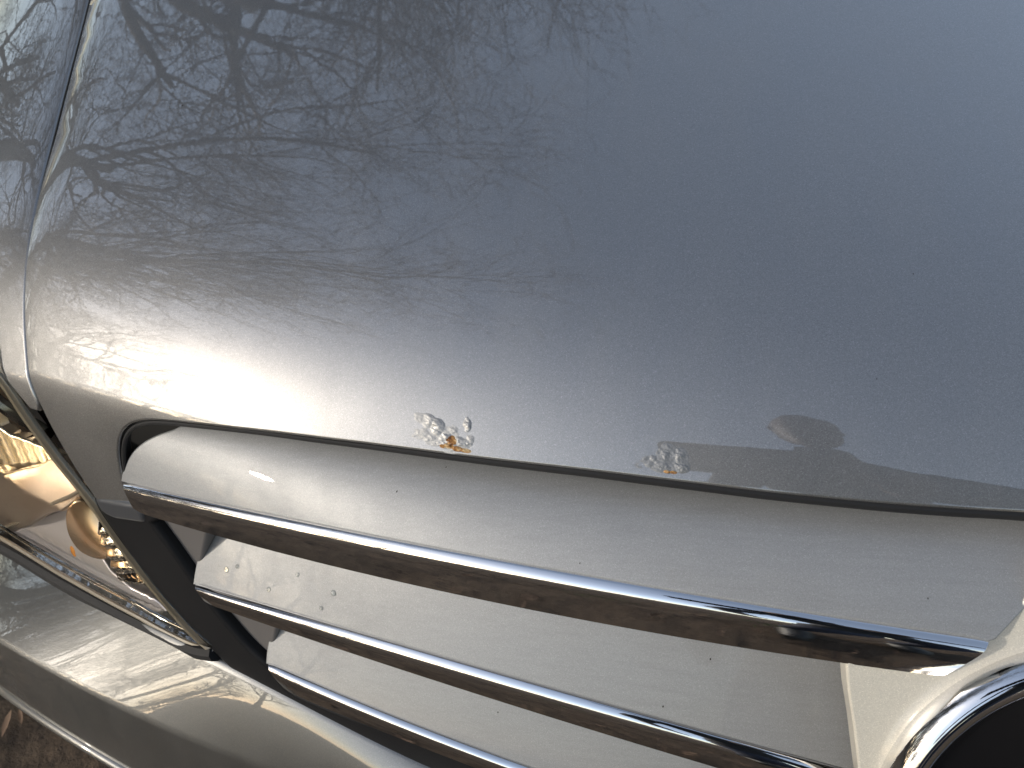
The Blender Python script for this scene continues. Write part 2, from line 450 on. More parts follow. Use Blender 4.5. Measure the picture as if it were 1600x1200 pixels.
# upper slat
L1 = edge(sl1, [(190, 751), (195, 736), (205, 714), (221, 697), (243, 684), (268, 675)], 5)
R1 = sl1.px([(1548, 1001), (1574, 973), (1600, 945), (1630, 913)])
x0 = L1[-1, 0]
o1 = np.vstack([L1, [[x0+.012, 1.15], [x0+.02, 1.3]], [[R1[-1, 0]+.004, 1.3]], R1[::-1], [[x, .03] for x in lin(R1[0, 0], L1[0, 0], 60)[1:-1]]])
def slat(S, o):
    # equalise the two parameters: v is a fraction, u metres
    K = .045
    S2 = Surf(lambda u, v: S.fn(u, v/K), (-.46, .02), (-.1*K, 1.3*K), 20)
    q = o*np.array([1, K])
    ob = panel('grille_slat', S2, q, [(-.5, .05, -.01, .08, .005, .005)], M['slat'], car, thick=.002, r=.0012, step=.003)
    mirror_part(ob); return ob
slat(sl1, o1)
L2 = sl2.px([(303, 912), (309, 878), (317, 838)]); R2 = sl2.px([(1346, 1212), (1338, 1120), (1326, 1042)])
o2 = np.vstack([L2, [L2[-1]+[.006, .25]], [R2[-1]+[-.002, .25]], R2[::-1], [[x, .02] for x in lin(R2[0, 0], L2[0, 0], 60)[1:-1]]])
slat(sl2, o2)
L3 = sl3.px([(417, 1036), (420, 1012), (426, 985)])
xr3 = bars[2]['T'][2][-1]
o3 = np.vstack([L3, [L3[-1]+[.004, .25]], [[xr3, 1.2]], [[xr3, 0]], [[x, .02] for x in lin(xr3, L3[0, 0], 60)[1:-1]]])
slat(sl3, o3)

# dark side cheeks between slat ends and the surround
SE = lambda off, ur=(-.62, .05), vr=(-.42, .05): Surf(lambda x, z: np.stack([x+0*z, env_y(x, z, off)+0*z, z+0*x], -1), ur, vr, 240)
se_in = SE(-.006); se0 = SE(0.0)
for pts in ([(236, 817), (244, 806), (262, 800), (322, 818), (318, 834), (303, 914), (298, 909), (262, 866)],
            [(330, 944), (352, 944), (430, 970), (427, 984), (416, 1042), (408, 1036), (372, 998)]):
    mirror_part(panel('grille_cheek', se_in, se_in.px(pts), [(-.5, -.2, -.3, 0, .006, .006)], M['side'], car, thick=.01, r=.0016, step=.0015, out_sign=-1) if False else panel('grille_cheek', se_in, se_in.px(pts), [(-.5, -.2, -.3, 0, .006, .006)], M['side'], car, thick=.01, r=.0016, step=.0015))
# grille surround, dark
fr_o = [(151, 785), (158, 800), (180, 832), (215, 880), (250, 926), (300, 982), (338, 1020), (380, 1060), (440, 1105), (480, 1128), (560, 1161), (640, 1189), (700, 1210), (860, 1266), (1100, 1341), (1300, 1396)]
fr_i = [(1300, 1362), (1100, 1306), (860, 1236), (760, 1203), (640, 1160), (560, 1132), (490, 1104), (447, 1082), (416, 1046), (380, 1012), (345, 972), (312, 930), (296, 908), (262, 860), (233, 820), (232, 812), (240, 803), (205, 791), (175, 789)]
frame = panel('grille_surround', se0, np.vstack([spline(se0.px(fr_o), 5), spline(se0.px(fr_i), 5)]), [(-.6, 0, -.4, 0, .007, .007)], M['frame'], car, thick=.02, r=.003, step=.002)
mirror_part(frame)
cap_ = SE(.0016)
mirror_part(panel('surround_lit_top', cap_, cap_.px([(153, 786), (161, 799), (176, 806), (218, 812), (212, 797), (190, 793)]), [(-.5, -.3, -.2, 0, .004, .004)], M['cap'], car, thick=.006, r=.0028, step=.002))  # small lighter facet painting the lit top of the surround
# black sheets added behind everything, so that the gaps stay dark
bx = np.linspace(-.62, .62, 40)
rows = []
for z, o_ in ((-.005, -.075), (-.10, -.075), (-.25, -.07), (-.40, -.06)):
    rows.append(np.stack([bx, env_y(bx, z, o_), z-.10*bx**2], -1))
loft('grille_backing', rows, M['black'], car, cap=False)
rows = [np.stack([np.linspace(-.9, .9, 30), lipy(np.linspace(-.9, .9, 30))*.9+s, -.16*np.linspace(-.9, .9, 30)**2+z], -1) for s, z in ((.03, -.03), (.10, .0), (.3, .05), (.7, .08), (1.2, .1))]
loft('seam_light_block', rows, M['black'], car, cap=False)  # unseen sheet added to keep light out of the bonnet seams

# badge
bp = lambda off: (lambda P: P[:, 1]-(-.030+.5*(P[:, 2]+.045)-off))
SB = lambda off: Surf(lambda x, z: np.stack([x+0*z, -.030+.5*(z+.045)-off+0*x, z+0*x], -1), (-.3, .1), (-.4, .05), 240)
sb = SB(-.001)
q = np.array([sb.at(*p) for p in [(1600, 1012), (1530, 1045), (1460, 1095), (1400, 1160), (1370, 1200)]])
qi = np.array([sb.at(*p) for p in [(1600, 1064), (1540, 1096), (1480, 1146), (1432, 1200)]])
KZ = math.sqrt(1+.25)                                # true length along the tilted plane
def circ(q):
    A = np.c_[2*q[:, 0], 2*q[:, 1]*KZ, np.ones(len(q))]; bb = q[:, 0]**2+(q[:, 1]*KZ)**2
    A = np.vstack([A, [2*.03, 0, 0]]); bb = np.r_[bb, 0.0]                      # the centre lies near x = 0
    s = np.linalg.lstsq(A, bb, rcond=None)[0]; return s[0], s[1]/KZ, math.sqrt(s[2]+s[0]**2+s[1]**2)
xc, zc, ro = circ(q); ri = np.sqrt(((qi[:, 0]-xc)**2+((qi[:, 1]-zc)*KZ)**2)).mean()

ax_u = np.array([0, .5, 1])/KZ; ax_n = np.array([0, -1, .5])/KZ
cen = np.array([xc, -.030+.5*(zc+.045), zc])
rows = []
for a in np.linspace(0, 2*math.pi, 181):
    e = np.array([1, 0, 0])*math.cos(a)+ax_u*math.sin(a)
    sec = []
    for b_ in np.linspace(0, 2*math.pi, 25)[:-1]:
        cs, sn = math.cos(b_), math.sin(b_)
        rr = (ro+ri)/2+(ro-ri)/2*cs*abs(cs)**-.15 if abs(cs) > 1e-6 else (ro+ri)/2
        sec.append(cen+e*rr+ax_n*(.001+.0075*max(sn, -.6)))
    rows.append(sec)
loft('badge_ring', rows, M['chrome'], car, cap=False, closed=True, sharp=60)
rows = [[cen+ax_n*.0022+(np.array([1, 0, 0])*math.cos(a)+ax_u*math.sin(a))*r_ for r_ in np.linspace(.001, ri+.004, 6)] for a in np.linspace(0, 2*math.pi, 97)]
loft('badge_dish', rows, M['disc'], car, cap=False)
pb = [(1680, 860), (1632, 913), (1602, 945), (1576, 973), (1552, 1000), (1520, 1010), (1420, 1012), (1326, 1030), (1330, 1080), (1338, 1130), (1347, 1206), (1352, 1240)]
pq = sb.px(pb)
bo = np.vstack([pq, [[pq[-1, 0]+.004, zc-.02], [pq[-1, 0]+.02, zc-.07], [-.03, zc-.095]]])
bo = np.vstack([bo, bo[::-1]*[-1, 1]])
panel('badge_mount', sb, bo, [(-.15, .15, -.4, .05, .006, .006)], M['cream'], car, thick=.006, r=.001, step=.003)

# headlight
se_l = SE(.001, (-.85, -.25), (-.36, .08))
hl_px = [(-190, 560), (-120, 520), (-60, 520), (0, 592), (45, 656), (90, 718), (146, 788), (196, 862), (246, 927), (296, 983), (330, 1012), (300, 1002), (258, 982), (200, 949), (100, 894), (0, 833), (-90, 775), (-180, 700)]
hl = se_l.px(hl_px)
se_h = SE(-.042, (-.85, -.25), (-.36, .08)); hb = se_h.px(hl_px)
lamp = panel('headlight', se_h, hb, [(-.9, -.2, -.4, .1, .01, .01)], M['housing'], car, thick=.004, r=.002, step=.003)
lens = panel('lens', se_l, hl, [(-.9, -.2, -.4, .1, .008, .008)], M['lens'], lamp, thick=.0005, r=.002, step=.003)
# lens rim running along the bonnet side and the lower side
se_r = SE(-.002, (-.85, -.25), (-.36, .08))
E1 = spline(se_r.px([(-110, 470), (-5, 583), (43, 652), (90, 716), (148, 789), (198, 862), (249, 927), (298, 984), (334, 1016)]), 8)
loft('lens_rim', tube(se_r(E1[:, 0], E1[:, 1]), .0024), M['trim'], lamp, closed=True)
E2 = spline(se_r.px([(336, 1016), (300, 1006), (255, 985), (200, 955), (100, 900), (0, 840), (-100, 776), (-180, 706)]), 8)
loft('lens_rim', tube(se_r(E2[:, 0], E2[:, 1]), .0013), M['trim'], lamp, closed=True)
# inside: fluted bowl with warm reflections painted in, smooth band below it, ribbed lower bezel, chrome cup in the corner
SL_ = lambda fn: Surf(fn, (-.85, -.25), (-.36, .08), 240)
IN = lambda x, z, dep: np.stack([x+0*z, env_y(x, z, 0)+dep, z+0*x], -1)
c_b = se_l.at(0, 720); c_o = se_l.at(132, 838); c_c = se_l.at(190, 868)
def bowl_fn(x, z):
    d = np.exp(-(((x-c_b[0])/.07)**2+((z-c_b[1])/.05)**2))
    ph = (x*.86+z*.5)/.0085*2*math.pi
    return IN(x, z, .010+.028*d+.0005*np.abs(np.sin(ph*.5)))
SBW = SL_(bowl_fn)
bw = SBW.px([(-180, 640), (-90, 590), (-5, 668), (40, 690), (72, 706), (88, 728), (60, 742), (20, 752), (-30, 760), (-110, 720)])
panel('reflector', SBW, spline(bw, 4, True), [(-.9, -.2, -.4, .1, .0022, .0022)], M['bowl'], lamp, thick=.006, r=.0015, step=.002)
def band_fn(x, z):
    w = np.clip((z-c_b[1]+.05)/.06, -.3, 1.3)
    return IN(x, z, .011+.020*w**1.6*np.sign(np.maximum(w, 0)+1e-9)+.004*np.sin(x*60))
SBD = SL_(lambda x, z: IN(x, z, .010+.5*np.clip(z-c_b[1]+.035, 0, .06)-3.0*np.clip(z-c_b[1]+.035, 0, .06)**2+.003*np.sin(x*55)))
bd = SBD.px([(-150, 730), (-60, 742), (10, 744), (60, 733), (86, 722), (110, 742), (122, 768), (104, 790), (64, 806), (20, 826), (0, 832), (-80, 790)])
panel('bezel', SBD, spline(bd, 4, True), [(-.9, -.2, -.4, .1, .004, .004)], M['band'], lamp, thick=.006, r=.0018, step=.002)
SSh = SL_(lambda x, z: IN(x, z, .017+.30*np.clip(z+.19-(x+.5)*.25, -.01, .05)+.0015*np.abs(np.sin((x*.8+z*.6)/.006*math.pi))*np.clip((x+.42)/.03, 0, 1)))
panel('bezel', SSh, SSh.px([(-150, 745), (-70, 800), (10, 838), (60, 814), (104, 796), (118, 812), (112, 838), (128, 860), (158, 872), (172, 894), (205, 922), (240, 938), (318, 1004), (258, 976), (200, 944), (100, 889), (0, 828), (-90, 770)]), [(-.9, -.2, -.4, .1, .003, .003)], M['reflector_dull'], lamp, thick=.004, r=.0012, step=.002)
def cup_fn(x, z):
    d = np.exp(-(((x-c_c[0])/.016)**2+((z-c_c[1])/.024)**2))
    return IN(x, z, .008+.018*d+.0013*np.sin((z-x*.4)/.0042*math.pi))
SC = SL_(cup_fn)
cu = SC.px([(160, 824), (176, 838), (205, 878), (224, 912), (208, 912), (182, 896), (166, 868), (158, 842)])
panel('reflector', SC, spline(cu, 4, True), [(-.9, -.2, -.4, .1, .0015, .0015)], M['reflector'], lamp, thick=.006, r=.0012, step=.0015)
def eye_fn(x, z):
    d = np.exp(-(((x-c_o[0])/.014)**2+((z-c_o[1])/.020)**2))
    return IN(x, z, .010+.020*d)
SO = SL_(eye_fn)
ey = SO.px([(112, 792), (128, 784), (150, 806), (160, 838), (166, 868), (150, 872), (124, 860), (108, 836), (104, 808)])
panel('reflector', SO, spline(ey, 4, True), [(-.9, -.2, -.4, .1, .002, .002)], M['peach'], lamp, thick=.006, r=.0012, step=.0015)
RB = spline(se_r.px([(-120, 560), (-40, 622), (0, 655), (34, 676), (64, 694)]), 8)
loft('chrome_rib', tube(se_r(RB[:, 0], RB[:, 1])+np.array([0, .007, 0]), .0034), M['reflector'], lamp, closed=True)
RB = spline(se_r.px([(-30, 846), (20, 834), (62, 810), (104, 792), (122, 770), (104, 738)]), 8)
loft('chrome_rib', tube(se_r(RB[:, 0], RB[:, 1])+np.array([0, .009, 0]), .0011), M['trim'], lamp, closed=True)
def dome(name, c, axis, rx, rz, h, m, parent, n=18, k=8):
    axis = np.asarray(axis, float)/np.linalg.norm(axis); a = np.cross(axis, [0, 0, 1.]); a /= np.linalg.norm(a); b_ = np.cross(axis, a)
    rows = []
    for i in range(k+1):
        t_ = i/k*math.pi/2*.999
        rows.append([c+axis*h*math.sin(t_)+(a*rx*math.cos(p)+b_*rz*math.sin(p))*math.cos(t_) for p in np.linspace(0, 2*math.pi, n+1)[:-1]])
    return loft(name, rows, m, parent, closed=True, sharp=70)
ab = hit(134, 846, env(-.026)); dome('indicator_bulb', ab, (.1, -1, .3), .0075, .010, .012, M['amber'], lamp)
ab = hit(30, 735, env(-.034)); dome('headlight_bulb', ab, (.2, -1, .2), .006, .008, .016, M['reflector'], lamp)
for o in [lamp]:
    mo = mirror_part(o)
    for ch in [c for c in COL.objects if c.parent == o]:
        cm = mirror_part(ch); cm.parent = mo

# bumper: shelf, crease, upright face, bright lower edge
A_px = [(-160, 769), (-80, 819), (0, 868), (100, 925), (200, 976), (300, 1017), (345, 1030), (380, 1060), (440, 1106), (560, 1161), (700, 1212), (860, 1268)]
B_px = [(-160, 905), (-80, 952), (0, 1001), (100, 1062), (230, 1131), (330, 1168), (440, 1204), (560, 1240)]
C_px = [(-120, 980), (-60, 1024), (0, 1072), (30, 1098), (60, 1116), (130, 1160), (200, 1202), (280, 1246)]
def line3(pts, off, deg, x1):
    H = [hit(px, py, env(off)) for px, py in pts]
    return np.array([h for h in H if h is not None])
def line_off(pts, offs):
    H = [hit(px, py, env(o_)) for (px, py), o_ in zip(pts, offs)]
    return np.array([h for h in H if h is not None])
boff = lambda px: float(np.interp(px, [0, 100, 230, 330, 440, 560], [.042, .038, .031, .025, .019, .015]))
AH = line_off(A_px, [.002]*12); BH = line_off(B_px, [boff(p[0]) for p in B_px]); CH = line_off(C_px, [boff(p[0])+.007 for p in C_px])

def full(H, y_end, z_end):
    e = np.array([[0, y_end, z_end]])
    k = H[-1]*.4+e[0]*.6; k[1] = H[-1][1]*.3+y_end*.7
    p = np.vstack([H, [k], e]); return resample(spline(p, 10), .004, False)
def interp_n(p, n):
    d = np.r_[0, np.cumsum(np.linalg.norm(np.diff(p, axis=0), axis=1))]; s = np.linspace(0, d[-1], n)
    return np.stack([np.interp(s, d, p[:, k]) for k in range(3)], -1)
bxs = np.r_[np.linspace(-.66, -.2, 170), np.linspace(-.195, 0, 40)]
def smooth_x(H, deg, x_end):
    x = H[:, 0]; cy, cz = np.polyfit(x, H[:, 1], deg), np.polyfit(x, H[:, 2], deg)
    xc_ = np.clip(bxs, x.min(), x_end); e0, e1 = x.min(), x_end
    y, z = np.polyval(cy, xc_), np.polyval(cz, xc_)
    d0 = (np.polyval(cy, e0+.01)-np.polyval(cy, e0))/.01; d1 = (np.polyval(cz, e0+.01)-np.polyval(cz, e0))/.01
    lo = np.minimum(bxs-e0, 0); y += d0*lo; z += d1*lo
    hi = np.maximum(bxs-e1, 0); L = -e1
    s1 = (np.polyval(cy, e1)-np.polyval(cy, e1-.01))/.01; s2 = (np.polyval(cz, e1)-np.polyval(cz, e1-.01))/.01
    y += s1*(hi-hi**2/(2*L)); z += s2*(hi-hi**2/(2*L))
    return np.stack([bxs, y, z], -1)
A1 = np.interp(bxs, AH[:, 0], AH[:, 1]), np.interp(bxs, AH[:, 0], AH[:, 2])
PA, PB, PC = smooth_x(AH, 5, AH[-1, 0]), smooth_x(BH, 3, BH[-1, 0]), smooth_x(CH, 3, CH[-1, 0])
sec = [PA+np.array([0, .022, -.006]), PA+np.array([0, .004, .0012])]
c1 = PA*.5+PB*.5+np.array([0, -.001, .0035])
for s in np.linspace(0, 1, 14): sec.append((1-s)**2*(PA+[0, .002, .001])+2*s*(1-s)*c1+s*s*PB)
c2 = PB*.75+PC*.25+np.array([0, -.0012, .0])
for s in np.linspace(.06, 1, 14): sec.append((1-s)**2*PB+2*s*(1-s)*c2+s*s*PC)
for a in np.linspace(0, math.pi*.62, 7)[1:]:
    sec.append(PC+np.array([0, -.0035*math.sin(a), -.0035*(1-math.cos(a))])+np.array([0, -.0022, 0])*math.sin(a/ .62*.5)**2*0)
sec += [PC+np.array([0, .004, -.012]), PC+np.array([0, .05, -.05]), PC+np.array([0, .11, -.20])]
bumper = loft('bumper', np.stack(sec, 0), M['bumper'], car, cap=False, sharp=60)
mirror_part(bumper)
# added black tube that darkens the gap between lamp and bumper
SL = spline(se_r.px([(338, 1019), (300, 1012), (255, 991), (200, 963), (100, 909), (0, 850), (-100, 786), (-180, 716)]), 8)
mirror_part(loft('headlight_gap_shade', tube(se_r(SL[:, 0], SL[:, 1])+np.array([0, -.0005, 0]), .0044), M['black'], car, closed=True))
# round tow eye cover in the bumper face
th = hit(148, 1156, env(.034))
ring_rows = tube([th+np.array([.95*math.cos(a)*.011, -.0035+.3*math.cos(a)*-.011, .0078*math.sin(a)]) for a in np.linspace(0, 2*math.pi, 49)], .0005, 6)
loft('tow_eye_cover', ring_rows, M['rubber'], bumper, closed=True, cap=False)

# ------------------------------------------------------------------ lifted paint and rust on the lip
def ridge(x, y, seed, s):
    r_ = np.random.default_rng(seed); g = r_.random((64, 64)); out = 0
    for o_, a in ((1, .6), (2.1, .3), (4.3, .15)):
        xs_, ys_ = x/s*o_+17, y/s*o_+23; xi, yi = np.floor(xs_).astype(int), np.floor(ys_).astype(int)
        fx, fy = xs_-xi, ys_-yi; fx, fy = fx*fx*(3-2*fx), fy*fy*(3-2*fy)
        G = lambda p, q: g[p % 64, q % 64]
        v = (G(xi, yi)*(1-fx)+G(xi+1, yi)*fx)*(1-fy)+(G(xi, yi+1)*(1-fx)+G(xi+1, yi+1)*fx)*fy
        out = out+a*v
    return out
def cluster(name, blobs, m, lo, hi, seed, n=150, cut=.34, gain=1.0):
    """blobs (px, py, rx, ry, height) in the photograph -> one wrinkled, lifted patch of skin on the lip"""
    c = SH.at(sum(b_[0] for b_ in blobs)/len(blobs), sum(b_[1] for b_ in blobs)/len(blobs))
    q_ = [(SH.at(px, py)-c, np.linalg.norm(SH.at(px+1, py)-SH.at(px, py))*rx, abs(SH.at(px, py-1)[1]-SH.at(px, py)[1])*ry, h) for px, py, rx, ry, h in blobs]
    hu = max(abs(k[0][0])+k[1]*1.6 for k in q_); hv = max(abs(k[0][1])+k[2]*1.6 for k in q_)
    u, v = np.meshgrid(np.linspace(-hu, hu, n), np.linspace(-hv, hv, n)); mask = np.zeros_like(u); tall = np.zeros_like(u)
    for k, ru, rv, h in q_:
        d = ((u-k[0])/ru)**2+((v-k[1])/rv)**2 if False else ((u-k[0])/ru)**2+((v-k[1])/rv)**2
        mask = np.maximum(mask, np.exp(-d)); tall = np.maximum(tall, h*np.exp(-d*.9))
    w = ridge(u, v, seed, lo)
    h = tall*(.24+gain*np.clip(w-.22, 0, 1)*1.0)
    lift = -.00008
    h = np.where(mask > cut*.35, h*np.clip((mask-cut*.35)/.3, 0, 1), 0)+lift
    # the patch ends at the rolled edge of the lip
    U, V_ = c[0]+u, c[1]+v
    lv = np.interp(U.ravel(), *np.array(sorted(map(tuple, lip_uv))).T).reshape(U.shape)-.0012
    V_ = np.maximum(V_, lv)
    P = S_pts = SH(U.ravel(), V_.ravel()); Nn = SH.normal(U.ravel(), V_.ravel()); P = P+Nn*h.reshape(-1, 1)
    keep = (h > lift+1e-7).ravel(); below = (c[1]+v < lv-.0006).ravel()
    Fs = []
    for i in range(n-1):
        for j in range(n-1):
            f = (i*n+j, i*n+j+1, (i+1)*n+j+1, (i+1)*n+j)
            if any(keep[k] for k in f) and not all(below[k] for k in f): Fs.append(f)
    me = mesh(name, P, Fs)
    bm = bmesh.new(); bm.from_mesh(me)
    bmesh.ops.delete(bm, geom=[v_ for v_ in bm.verts if not v_.link_faces], context='VERTS')
    bmesh.ops.recalc_face_normals(bm, faces=bm.faces); bm.to_mesh(me); bm.free()
    return link(name, me, m, hood)
bl1 = [(656, 652, 10, 9, .0003), (670, 658, 11, 11, .0005), (684, 668, 11, 14, .0007), (694, 682, 13, 10, .0006), (730, 664, 6, 11, .0006), (706, 674, 12, 11, .0003), (660, 678, 16, 10, .0003), (676, 688, 14, 9, .0005), (648, 682, 9, 7, .0002), (722, 692, 15, 9, .0006), (734, 686, 7, 7, .0004), (702, 694, 15, 10, .0006)]
bl2 = [(1062, 715, 13, 15, .0007), (1066, 729, 12, 10, .0007), (1040, 712, 15, 13, .0005), (1020, 722, 16, 11, .0004), (1000, 726, 13, 8, .0002), (1044, 700, 11, 10, .0003), (1036, 730, 22, 9, .0005)]
cluster('paint_blister', bl1, M['blister'], .0021, 0, 5)
cluster('paint_blister', bl2, M['blister'], .0018, 0, 8)
cluster('rust_spot', [(706, 689, 8, 7, .0016), (702, 697, 8, 4, .0015), (714, 701, 8, 4, .0013), (727, 704, 8, 3, .0012), (692, 697, 5, 3, .0010)], M['rust'], .0015, 0, 3, 70)
cluster('rust_spot', [(1042, 737, 5, 2.4, .0010), (1052, 738, 5, 2.2, .0010)], M['rust'], .0012, 0, 4, 50)

# ------------------------------------------------------------------ water drops and specks, things that only lie on the car
def on_surf(S, px, py):
    q_ = S.at(px, py); return S(q_[0], q_[1]), S.normal(q_[0], q_[1])
drops = [(521, 927, 4.6, 'largest clear water drop on the second grille slat, below the chrome strip'), (420, 921, 3.6, 'clear water drop standing leftmost above the second chrome strip'), (465, 898, 3.2, 'clear water drop close under the upper chrome strip'), (502, 950, 3.4, 'clear water drop just above the second chrome strip, below the largest drop'), (354, 890, 4.2, 'faint water drop near the left end of the second grille slat'), (371, 885, 3.4, 'small faint water drop beside another at the left end of the second slat')]
for px, py, r_, lab in drops:
    p, n_ = on_surf(sl2, px, py); s = r_*np.linalg.norm(p-CAM)/FPX
    o = dome('water_drop', p, n_, s, s, s*.55, M['water'], None); tag(o, lab, 'water drop', 'water drops on the second grille slat')
specks = [(SH, 285, 165, 4, 'dark speck on the bonnet among the reflected branches'), (SH, 1427, 428, 3, 'tiny dark speck on the right half of the bonnet'), (SH, 1370, 592, 3, 'tiny dark speck on the bonnet above the lip at right'), (sl1, 620, 768, 4, 'thin dark speck on the left part of the upper grille slat'), (sl1, 906, 880, 3, 'tiny dark speck just above the upper chrome strip'), (sl2, 1110, 1030, 4, 'dark speck at the right of the second grille slat'), (sl2, 1036, 1104, 4, 'thin dark speck on the second slat close above its chrome strip'), (sl1, 697, 730, 3, 'tiny dark speck on the upper slat below the larger rust spot'), (sl3, 778, 1113, 3, 'tiny dark speck on the lowest visible slat'), (sl1, 1450, 935, 3, 'tiny dark speck at the right end of the upper slat')]
for S, px, py, r_, lab in specks:
    p, n_ = on_surf(S, px, py); s = r_*.25*np.linalg.norm(p-CAM)/FPX
    o = dome('dirt_speck', p, n_, s, s*1.8, s*.7, M['dirt'], None, 8, 3); tag(o, lab, 'speck', 'specks of dirt on the car')

# ------------------------------------------------------------------ ground
rng = np.random.default_rng(3)
def vnoise(x, y, s, seed):
    r_ = np.random.default_rng(seed); n = 256; g = r_.random((n, n)); xs, ys = x/s, y/s
    xi, yi = np.floor(xs).astype(int), np.floor(ys).astype(int); fx, fy = xs-xi, ys-yi; fx, fy = fx*fx*(3-2*fx), fy*fy*(3-2*fy)
    G = lambda a, b_: g[a % n, b_ % n]
    return (G(xi, yi)*(1-fx)+G(xi+1, yi)*fx)*(1-fy)+(G(xi, yi+1)*(1-fx)+G(xi+1, yi+1)*fx)*fy
xs = np.r_[-600, -200, -60, -20, -8, np.linspace(-4, 4, 200), 8, 20, 60, 200, 600]
X, Y = np.meshgrid(xs, xs)
Z = GZ+(vnoise(X+99, Y+99, .5, 1)-.5)*.04+(vnoise(X+99, Y+99, .11, 2)-.5)*.03+(vnoise(X+99, Y+99, .05, 5)-.5)*.015
n = len(xs)
Fs = [(i*n+j, i*n+j+1, (i+1)*n+j+1, (i+1)*n+j) for i in range(n-1) for j in range(n-1)]
g = link('ground', mesh('ground', np.stack([X, Y, Z], -1).reshape(-1, 3), Fs), M['soil']); tag(g, kind='structure')
def gz(x, y): return GZ+(vnoise(np.array([x+99.]), np.array([y+99.]), .5, 1)[0]-.5)*.04+(vnoise(np.array([x+99.]), np.array([y+99.]), .11, 2)[0]-.5)*.03
V, Fs = [], []
N_LEAF = 9000
R_ = 4.5*np.sqrt(rng.random(N_LEAF)); TH = rng.random(N_LEAF)*2*math.pi
for k in range(N_LEAF):
    x, y = -.5+R_[k]*math.cos(TH[k]), -.3+R_[k]*math.sin(TH[k])
    z = gz(x, y)+rng.random()*.02; L_ = rng.uniform(.015, .04); W = L_*rng.uniform(.35, .6); a = rng.random()*6.28
    tx, ty = rng.normal(0, .35, 2); ca, sa = math.cos(a), math.sin(a)
    b0 = len(V)
    for (u, v, w) in ((-1, 0, .1), (-.3, .8, .25), (.5, .7, .2), (1.1, 0, .1), (.5, -.7, .2), (-.3, -.8, .25), (0, 0, -.05)):
        px, py = u*L_/2, v*W/2; V.append((x+px*ca-py*sa, y+px*sa+py*ca, z+px*tx+py*ty+w*W))
    for i in range(6): Fs.append((b0+6, b0+i, b0+(i+1) % 6))
ll = link('leaf_litter', mesh('leaf_litter', V, Fs), M['leaf']); tag(ll, 'dead brown leaves lying on the soil in front of the bumper', 'leaf litter', kind='stuff')
V, Fs = [], []
for k in range(700):
    c = rng.integers(0, 14); r0 = np.random.default_rng(int(c)); cx, cy = r0.uniform(-2.2, 1.2), r0.uniform(-1.6, .6)
    x, y = cx+rng.normal(0, .06), cy+rng.normal(0, .06); z = gz(x, y)-.005; h = rng.uniform(.03, .09); a = rng.random()*6.28; w = .0015
    lx, ly = rng.normal(0, .03, 2); b0 = len(V)
    V += [(x-w*math.cos(a), y-w*math.sin(a), z), (x+w*math.cos(a), y+w*math.sin(a), z), (x+lx*.4+w*.7*math.cos(a), y+ly*.4+w*.7*math.sin(a), z+h*.6), (x+lx*.4-w*.7*math.cos(a), y+ly*.4-w*.7*math.sin(a), z+h*.6), (x+lx, y+ly, z+h)]
    Fs += [(b0, b0+1, b0+2, b0+3), (b0+3, b0+2, b0+4)]
gr = link('grass', mesh('grass', V, Fs), M['grass']); tag(gr, 'thin tufts of green grass in the leaf litter', 'grass', kind='stuff')

# ------------------------------------------------------------------ bare trees (seen mirrored in the paint)
def grow(seed, H=11.0, r0=.25, spread=.55, levels=5):
    rn = np.random.default_rng(seed); segs = []                # (p, q, radius, radius, level)
    def branch(p, d, L_, r_, lev):
        n = int(min(8, max(3, L_/(.55 if lev < 2 else .28)))) if lev < 4 else 3
        W = rn.normal(0, .10+.05*lev, (n, 3)); W[:, 2] += .05 if lev < 3 else .015
        D = d+np.cumsum(W, 0); D /= np.sqrt((D*D).sum(1))[:, None]
        pts = np.vstack([p, p+np.cumsum(D*(L_/n), 0)])
        ra = r_*(1-.62*np.arange(n+1)/n)
        for i in range(n): segs.append((pts[i], pts[i+1], ra[i], ra[i+1], lev))
        if lev >= levels: return
        nc = (7, 6, 5, 5, 3)[lev]
        F_ = rn.uniform(.32 if lev == 0 else .2, 1.0, nc); RV = rn.normal(0, 1, (nc, 3)); AN = rn.uniform(.45, 1.0, nc)*spread/.55
        LL = L_*rn.uniform(.48, .78, nc); RR = rn.uniform(.5, .75, nc)
        for c in range(nc):
            f = F_[c]; i = min(int(f*n), n-1); q_ = pts[i]+(pts[i+1]-pts[i])*(f*n-i); ax = D[i]
            rv = RV[c]-ax*(RV[c]@ax); rv = rv/math.sqrt(rv@rv)
            branch(q_, ax*math.cos(AN[c])+rv*math.sin(AN[c]), LL[c], max(r_*(1-.62*f)*RR[c], .0042), lev+1)
    branch(np.array([0, 0, -.1]), np.array([0, 0, 1.0]), H*.5, r0, 0)
    return segs
